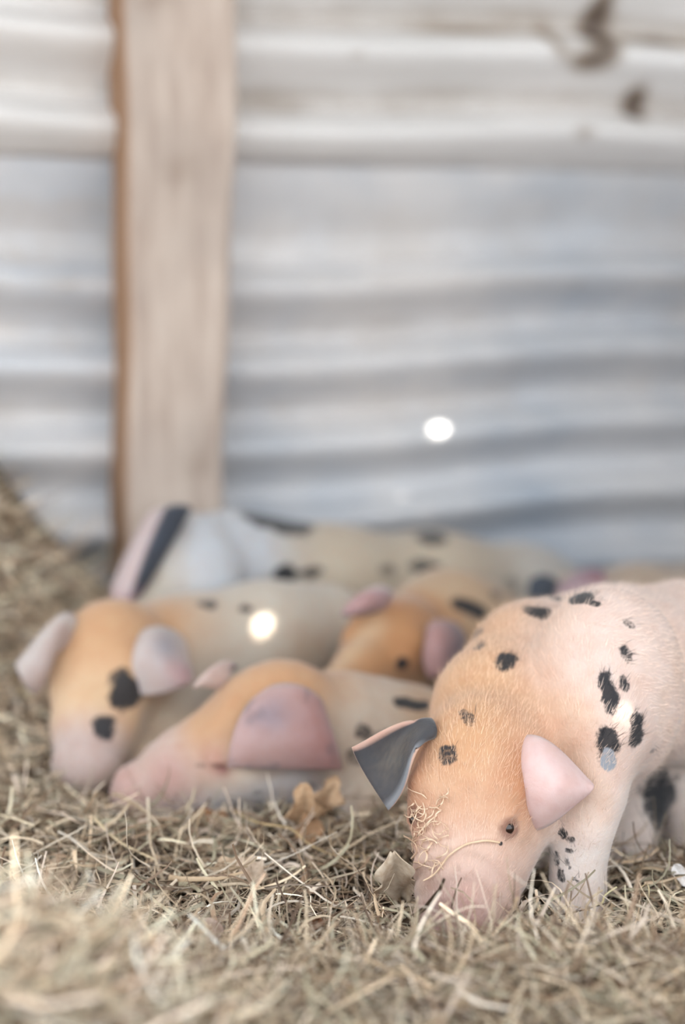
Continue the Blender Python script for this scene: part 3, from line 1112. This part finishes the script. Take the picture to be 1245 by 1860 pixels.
# ================================================================== piglet 6: behind the rooting one
def piglet_behind():
    g = Pig(); b = g.b
    C = P(1050, 1118, 2.12)
    f = unit((-.2, -.75, -.6)); l = unit((.95, -.3, 0))
    b.chain([(P(1060, 1120, 2.18), .066), (P(1160, 1122, 2.25), .078), (P(1260, 1112, 2.33), .08)], .04)
    g.head(C, f, l, 1.0, 1.0)

    def coat(V):
        return np.broadcast_to(srgb(200, 180, 160), V.shape).copy()

    g.ear([[(1016, 1060, 2.10), (1016, 1074, 2.09), (1014, 1090, 2.08), (1010, 1106, 2.08)],
           [(1000, 1046, 2.08), (998, 1066, 2.07), (996, 1086, 2.06), (994, 1106, 2.06)],
           [(980, 1044, 2.07), (976, 1062, 2.06), (974, 1082, 2.05), (976, 1100, 2.05)],
           [(962, 1056, 2.06), (960, 1068, 2.06), (960, 1080, 2.05), (964, 1092, 2.05)]], .007,
          lambda s, t, fr: np.broadcast_to(srgb(78, 86, 98), (len(s), 3)).copy())
    g.ear([[(1030, 1062, 2.09), (1044, 1050, 2.09), (1062, 1044, 2.10), (1084, 1046, 2.11)],
           [(1014, 1068, 2.06), (1036, 1054, 2.06), (1060, 1042, 2.07), (1090, 1036, 2.08)],
           [(1012, 1084, 2.05), (1040, 1072, 2.04), (1070, 1058, 2.05), (1100, 1046, 2.06)],
           [(1020, 1104, 2.04), (1046, 1096, 2.03), (1076, 1082, 2.04), (1104, 1064, 2.05)]], .007,
          lambda s, t, fr: mixc(np.broadcast_to(srgb(174, 150, 158), (len(s), 3)), srgb(150, 112, 122), sstep(.4, 1, s)))
    finish(g, 'piglet hidden behind the rooting one, only its pink and slate ears showing', .006, coat)
    return g


piglet_behind()



def hit_on(bvh, px, py):
    return np.array(bvh.ray_cast(Vector(CAM), Vector(ray(px, py)).normalized())[0])


make_roof(ZR, -2.4, 3.2, 0.30, 3.2, [(P(787, 796, 2.46), .011), (hit_on(bvh_left, 478, 1135), .010), (hit_on(bvh_root, 1134, 1302), .004)])

# ------------------------------------------------------------------ straw
M_straw = Mat('straw', .55, .35)
sc_ = M_straw.attr('coat')
M_straw.color(M_straw.mix(M_straw.maprange(M_straw.noise(90, 3, .6, M_straw.coords()), .3, .8, 0, .5), sc_, M_straw.mix(1.0, sc_, srgb(196, 172, 140), 'MULTIPLY')))

STRAW_COLS = np.array([srgb(*c) for c in ((204, 188, 164), (188, 170, 146), (216, 203, 184), (172, 152, 126), (166, 160, 138), (140, 118, 98), (196, 182, 168), (182, 176, 156), (104, 86, 72), (222, 213, 199))])
STRAW_COLS = STRAW_COLS * [1.0, .985, .985]
STRAW_P = np.array([.14, .14, .12, .11, .09, .13, .08, .06, .08, .05])


def strands(name, x, y, lift, L, W, seg, label, kind='stuff', tilt=.22, curl=.9, cols=None, seedoff=0):
    n = len(x)
    ang = rng.uniform(0, 2 * np.pi, n)
    el = rng.normal(.06, tilt, n)
    z = floor_z(x, y) + lift + .010 * np.clip(fbm(x, y, 61, 3, 9.0), -.3, 1.2)
    p = np.stack([x, y, z], -1)
    c1 = rng.normal(0, curl, n) / seg; c2 = rng.normal(-.15, curl * .6, n) / seg
    pts = [p]
    a, e = ang.copy(), el.copy()
    st = (L / seg)
    for k in range(seg):
        d = np.stack([np.cos(a) * np.cos(e), np.sin(a) * np.cos(e), np.sin(e)], -1)
        q = pts[-1] + d * st[:, None]
        fz = floor_z(q[:, 0], q[:, 1])
        q[:, 2] = np.maximum(q[:, 2], fz - .004)
        pts.append(q)
        a = a + c1 + rng.normal(0, .12, n); e = e + c2 + rng.normal(0, .10, n)
    PT = np.stack(pts, 1)                                  # n, seg+1, 3
    bad = np.zeros(n, bool)
    for b in BODIES:
        lo = np.min([b._bb(q)[0] for q in b.pr], 0) - .01; hi = np.max([b._bb(q)[1] for q in b.pr], 0) + .01
        near = np.any(np.all((PT > lo) & (PT < hi), -1), 1)
        if near.any():
            f = b.query(PT[near])
            bad[np.nonzero(near)[0][np.any(f < .001, 1)]] = True
    mid = PT.mean(1)
    bad |= (((mid[:, 0] - .172) / .038) ** 2 + ((mid[:, 1] - 1.36) / .07) ** 2 < 1) & (rng.uniform(0, 1, n) < .8)
    PT = PT[~bad]; W = W[~bad]; n = len(PT)
    T = np.gradient(PT, axis=1)
    ref = rng.normal(0, 1, (n, 1, 3)) * [.7, .7, .3] + [0, 0, 1]
    S = np.cross(T, np.broadcast_to(ref, T.shape)); S /= np.linalg.norm(S, axis=-1, keepdims=True) + 1e-9
    N = np.cross(S, T); N /= np.linalg.norm(N, axis=-1, keepdims=True) + 1e-9
    tap = np.linspace(1, .45, seg + 1)[None, :, None] * W[:, None, None]
    V = np.stack([PT - S * tap, PT + N * tap * .55, PT + S * tap], 2)       # V-shaped blade
    V = V.reshape(-1, 3)
    base = (np.arange(n) * (seg + 1) * 3)[:, None, None] + (np.arange(seg) * 3)[None, :, None]
    F = np.concatenate([base + [0, 1, 4, 3], base + [1, 2, 5, 4]], 1).reshape(-1, 4)
    me = mesh_np(name, V, F)
    ci = rng.choice(len(STRAW_COLS), n, p=STRAW_P)
    cc = (STRAW_COLS if cols is None else cols)[ci] * np.exp(rng.normal(0, .30, (n, 1)))
    attr_color(me, 'coat', np.repeat(cc, (seg + 1) * 3, 0))
    o = link(name, me, M_straw.m)
    return tag(o, label, 'straw', kind=kind)


def scatter(n, x0, x1, y0, y1, fan=True):
    y = rng.uniform(y0, y1, n)
    if fan:
        x = rng.uniform(-1, 1, n) * (.30 * y + .06)
    else:
        x = rng.uniform(x0, x1, n)
    return x, y


n = 18500
x, y = scatter(n, 0, 0, .78, 1.95)
strands('straw_bedding', x, y, rng.uniform(-.002, .026, n) * rng.uniform(0, 1, n) ** .5, rng.uniform(.015, .085, n), rng.choice([.0008, .0013, .0020, .0028], n, p=[.35, .33, .22, .10]), 6,
        'tangled pale straw and hay bedding covering the shed floor', curl=1.2)
BRIGHTENED_STRAW = np.minimum(STRAW_COLS * 1.35 + .03, .85)  # lifted colours put stronger light into the mound and heap straw
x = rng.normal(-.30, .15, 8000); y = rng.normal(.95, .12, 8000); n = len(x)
strands('straw_mound', x, y, rng.uniform(0, .028, n), rng.uniform(.02, .09, n), rng.choice([.0008, .0013, .0020], n), 5, 'straw mound with brighter light painted in, at the lower left, nearest the camera and blurred', tilt=.35, cols=BRIGHTENED_STRAW)
x = rng.normal(.2, .24, 6000); y = rng.normal(1.07, .07, 6000); n = len(x)
strands('straw_ridge', x, y, rng.uniform(0, .024, n), rng.uniform(.02, .08, n), rng.choice([.0007, .0011, .0017], n), 5, 'low blurred straw ridge in front of the rooting piglet', tilt=.35)
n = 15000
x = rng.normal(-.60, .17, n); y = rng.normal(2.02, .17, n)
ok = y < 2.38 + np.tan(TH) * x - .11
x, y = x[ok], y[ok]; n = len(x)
strands('straw_heap', x, y, rng.uniform(0, .02, n), rng.uniform(.03, .10, n), rng.choice([.0010, .0016, .0024], n), 5, 'brownish straw heap banked against the wall at the left', tilt=.3, cols=BRIGHTENED_STRAW)


# ------------------------------------------------------------------ single stalks, wisps and leaves
def ground_at(px, py, lift=.0):
    """point where a line of sight meets the straw surface"""
    d = ray(px, py)
    t = 0.6
    while t < 3.5:
        p = CAM + d * t
        if p[2] <= float(floor_z(p[0], p[1])) + lift: return p
        t += .002
    return CAM + d * 1.4


def smooth_path(pts, n):
    pts = np.array(pts, float)
    k = len(pts)
    if k == 2: return pts[0] + np.linspace(0, 1, n)[:, None] * (pts[1] - pts[0])
    out = []
    for u in np.linspace(0, k - 1 - 1e-6, n):
        i = int(u); t = u - i
        p0 = pts[max(i - 1, 0)]; p1 = pts[i]; p2 = pts[min(i + 1, k - 1)]; p3 = pts[min(i + 2, k - 1)]
        out.append(.5 * ((2 * p1) + (-p0 + p2) * t + (2 * p0 - 5 * p1 + 4 * p2 - p3) * t * t + (-p0 + 3 * p1 - 3 * p2 + p3) * t ** 3))
    return np.array(out)


def tube_geo(path, r0, r1, ns=6, flat=.7):
    n = len(path)
    T = np.gradient(path, axis=0); T /= np.linalg.norm(T, axis=1, keepdims=True) + 1e-9
    S = np.cross(T, [0.3, -.5, .8]); S /= np.linalg.norm(S, axis=1, keepdims=True) + 1e-9
    N = np.cross(S, T)
    V = []
    for i in range(n):
        r = r0 + (r1 - r0) * i / (n - 1)
        for k in range(ns):
            a = 2 * math.pi * k / ns
            V.append(path[i] + S[i] * r * math.cos(a) + N[i] * r * flat * math.sin(a))
    F = [(i * ns + k, i * ns + (k + 1) % ns, (i + 1) * ns + (k + 1) % ns, (i + 1) * ns + k) for i in range(n - 1) for k in range(ns)]
    return np.array(V), np.array(F)


def stalk(pts, r, rgb, label, name='straw_stalk', n=16):
    V, F = tube_geo(smooth_path(pts, n), r, r * .6)
    org = V.mean(0)
    me = mesh_np(name, V - org, F)
    attr_color(me, 'coat', np.broadcast_to(srgb(*rgb), (len(V), 3)))
    o = link(name, me, M_straw.m); o.location = org
    return tag(o, label, 'straw', 'single stalks lying on the bedding')


def gp(*q):
    return [ground_at(x, y, l) for (x, y, l) in q]


stalk(gp((269, 1450, .045), (270, 1500, .025), (268, 1555, .01)), .0016, (226, 214, 194), 'pale straw stalk standing upright below the sleeping piglet\'s chin')
stalk(gp((423, 1472, .015), (468, 1494, .03), (528, 1505, .03), (563, 1534, .02), (622, 1556, .012), (712, 1548, .015)), .0014, (190, 166, 126), 'long arched hay stem running from the pale leaves to the rooting piglet\'s snout')
stalk(gp((244, 1608, .035), (246, 1645, .02), (244, 1680, .01)), .0022, (228, 216, 204), 'short thick whitish straw standing at the edge of the near mound')
stalk(gp((259, 1619, .022), (300, 1650, .018), (344, 1686, .012)), .0020, (206, 190, 164), 'straight pale straw slanting down towards the curled pink-grey leaf')
stalk(gp((170, 1485, .03), (219, 1530, .025), (284, 1562, .018)), .0020, (214, 196, 164), 'thick straw sloping across the bedding at the left')
stalk(gp((498, 1652, .012), (508, 1628, .02), (521, 1600, .03)), .0016, (216, 204, 180), 'short pale straw pointing up right of the lobed leaf')
stalk(gp((441, 1704, .04), (460, 1745, .025), (473, 1772, .012)), .0024, (222, 210, 194), 'left arm of the blurred v-shaped pair of straws')
stalk(gp((473, 1772, .012), (490, 1740, .025), (505, 1709, .04)), .0024, (216, 204, 186), 'right arm of the blurred v-shaped pair of straws')
stalk(gp((1072, 1704, .012), (1088, 1693, .016), (1107, 1680, .02)), .0024, (222, 184, 142), 'short orange-tan stick in the straw below the front leg')
stalk(gp((1060, 1648, .02), (1092, 1642, .025), (1100, 1626, .03), (1121, 1611, .035)), .0014, (206, 196, 156), 'greenish curled stem beside the front trotter')
stalk(gp((1165, 1612, .04), (1176, 1606, .045), (1180, 1622, .04), (1176, 1652, .02)), .0010, (200, 184, 150), 'thin hooked stem at the right of the front leg')
stalk(gp((1140, 1640, .035), (1142, 1670, .02), (1141, 1702, .01)), .0011, (212, 200, 172), 'thin upright stem below the black patch on the hind leg')
stalk(gp((62, 1500, .03), (30, 1488, .03), (0, 1480, .03)), .0018, (220, 206, 180), 'pale straw at the left edge of the picture')
stalk(gp((20, 1650, .03), (45, 1590, .05), (75, 1630, .04), (92, 1660, .02)), .0022, (232, 216, 198), 'bent whitish straw on top of the near mound')
stalk(gp((0, 1605, .015), (40, 1590, .02), (90, 1572, .02), (150, 1560, .015)), .0014, (214, 206, 186), 'long thin straw lying across the bedding at the left')


def on_head(px, py, off):
    d = Vector(ray(px, py)).normalized()
    hit = bvh_root.ray_cast(Vector(CAM), d)
    if hit[0] is None: return P(px, py, 1.30)
    return np.array(hit[0]) - np.array(d) * off + np.array(hit[1]) * .0005


stalk([on_head(x, y, o) for (x, y, o) in ((908, 1530, .001), (886, 1527, .003), (868, 1529, .003), (845, 1535, .002), (818, 1552, .003), (803, 1572, .003), (788, 1590, .004), (770, 1600, .010))],
      .0012, (226, 198, 168), 'thin hay stem lying across the rooting piglet\'s muzzle below its eye', 'hay_stem', 26)


def wisps():
    Vs, Fs, off = [], [], 0
    r = random.Random(4)
    for k in range(46):
        px = r.uniform(738, 800); py = r.uniform(1445, 1585)
        px += (py - 1445) * .06
        a = r.uniform(0, 6.28); w = r.uniform(-1.0, 1.0)
        L = r.uniform(16, 46)
        pts = []
        for i in range(6):
            t = i / 5
            o = .001 + .009 * math.sin(t * math.pi) * r.uniform(.4, 1)
            pts.append(on_head(px, py, o))
            px += math.cos(a) * L / 5; py += math.sin(a) * L / 5; a += w / 2.2 + r.uniform(-.5, .5)
            px = min(max(px, 734), 815)
        dmin = min(p[1] for p in pts)
        pts = [p if p[1] < dmin + .05 else np.array([p[0], dmin + .02, p[2]]) for p in pts]
        V, F = tube_geo(smooth_path(pts, 12), r.uniform(.0006, .0012), .0004, 5, .5)
        Vs.append(V); Fs.append(F + off); off += len(V)
    V = np.concatenate(Vs); org = V.mean(0)
    me = mesh_np('straw_wisps', V - org, np.concatenate(Fs))
    attr_color(me, 'coat', np.broadcast_to(srgb(234, 208, 182), (len(V), 3)))
    o = link('straw_wisps', me, M_straw.m); o.location = org
    tag(o, 'tangle of blond straw wisps stuck to the rooting piglet\'s forehead', 'straw', kind='stuff')


wisps()

M_leaf = Mat('dry_leaf', .7, .2)
lc = M_leaf.attr('coat')
M_leaf.color(M_leaf.mix(M_leaf.maprange(M_leaf.noise(140, 4, .6, M_leaf.coords()), .4, .75, 0, .6), lc, M_leaf.mix(1.0, lc, srgb(190, 160, 132), 'MULTIPLY')))


def leaf(px, py, lift, L, Wd, ang, tip, lobes, rgb, label, curl=.5, seed=1):
    """a dry lobed leaf; ang: direction of its length as seen from the front (degrees), tip: how far it stands up"""
    r = random.Random(seed)
    p = ground_at(px, py, lift)
    a = math.radians(ang)
    up = np.array([0, -math.sin(math.radians(20)), math.cos(math.radians(20))])
    flat = np.array([0, 1, .1])
    ver = unit(up * tip + flat * (1 - tip))
    ax = unit(RT * math.cos(a) + ver * math.sin(a)); sd = unit(-RT * math.sin(a) + ver * math.cos(a)); nm = np.cross(ax, sd)
    nt, ns = 22, 9
    V, C = [], []
    for i in range(nt):
        t = i / (nt - 1)
        w = Wd * math.sin(math.pi * min(t * .93 + .05, 1)) ** .7
        for j in range(ns):
            s = j / (ns - 1) * 2 - 1
            ws = w * (1 + (.30 * math.cos(t * lobes * 2 * math.pi + (.6 if s > 0 else 0)) if abs(s) > .9 else .1 * math.cos(t * lobes * 2 * math.pi) * abs(s)))
            x = s * ws
            z = curl * (abs(s) ** 2) * w + .12 * L * math.sin(t * 3.1 + seed) + .03 * L * math.sin(9 * t + 4 * s + seed)
            z -= .0008 * (1 if abs(s) < .1 else 0)
            V.append(p + ax * (t - .5) * L + sd * x + nm * z)
            C.append(srgb(*rgb) * (1.0 - .18 * (abs(s) < .1)) * r.uniform(.95, 1.05))
    F = [(i * ns + j, (i + 1) * ns + j, (i + 1) * ns + j + 1, i * ns + j + 1) for i in range(nt - 1) for j in range(ns - 1)]
    V = np.array(V); org = V.mean(0)
    me = mesh_np('dry_leaf', V - org, np.array(F))
    attr_color(me, 'coat', np.array(C))
    o = link('dry_leaf', me, M_leaf.m); o.location = org
    so = o.modifiers.new('thickness', 'SOLIDIFY'); so.thickness = .0005
    return tag(o, label, 'leaf', 'dry leaves in the bedding')


leaf(414, 1574, .020, .034, .008, 25, .5, 2, (214, 192, 166), 'narrow pale leaf left of the lobed one in the middle straw', .7, 1)
leaf(458, 1582, .020, .032, .012, -30, .5, 3, (210, 190, 170), 'small lobed beige leaf lying in the middle straw', .3, 2)
leaf(366, 1700, .020, .040, .012, 20, .4, 1, (206, 184, 172), 'curled pink-grey leaf on the straw at the lower left of centre', 1.0, 3)
leaf(568, 1688, .016, .026, .012, 60, .7, 2, (166, 124, 98), 'small reddish-brown leaf left of the rooting snout', .4, 4)
leaf(722, 1592, .052, .074, .019, 98, .97, 2.5, (206, 190, 170), 'tall pale lobed leaf pressed against the rooting piglet\'s snout', .5, 5)
leaf(556, 1462, .040, .060, .017, 95, .95, 2, (198, 166, 134), 'upright beige leaf under the pink ear, left of two', .4, 6)
leaf(598, 1440, .045, .042, .014, 70, .95, 2, (200, 170, 140), 'upright beige leaf under the pink ear, right of two', .4, 7)
leaf(562, 1508, .020, .030, .014, 10, .6, 2, (172, 138, 108), 'brown leaf lying below the two upright beige leaves', .4, 8)
leaf(375, 1484, .014, .046, .010, 5, .4, 2, (164, 122, 90), 'orange-brown leaf under the sleeping piglet\'s jaw', .4, 9)
leaf(1240, 1590, .030, .024, .008, -50, .7, 1, (226, 222, 220), 'small white flake at the right edge of the straw', .3, 10)
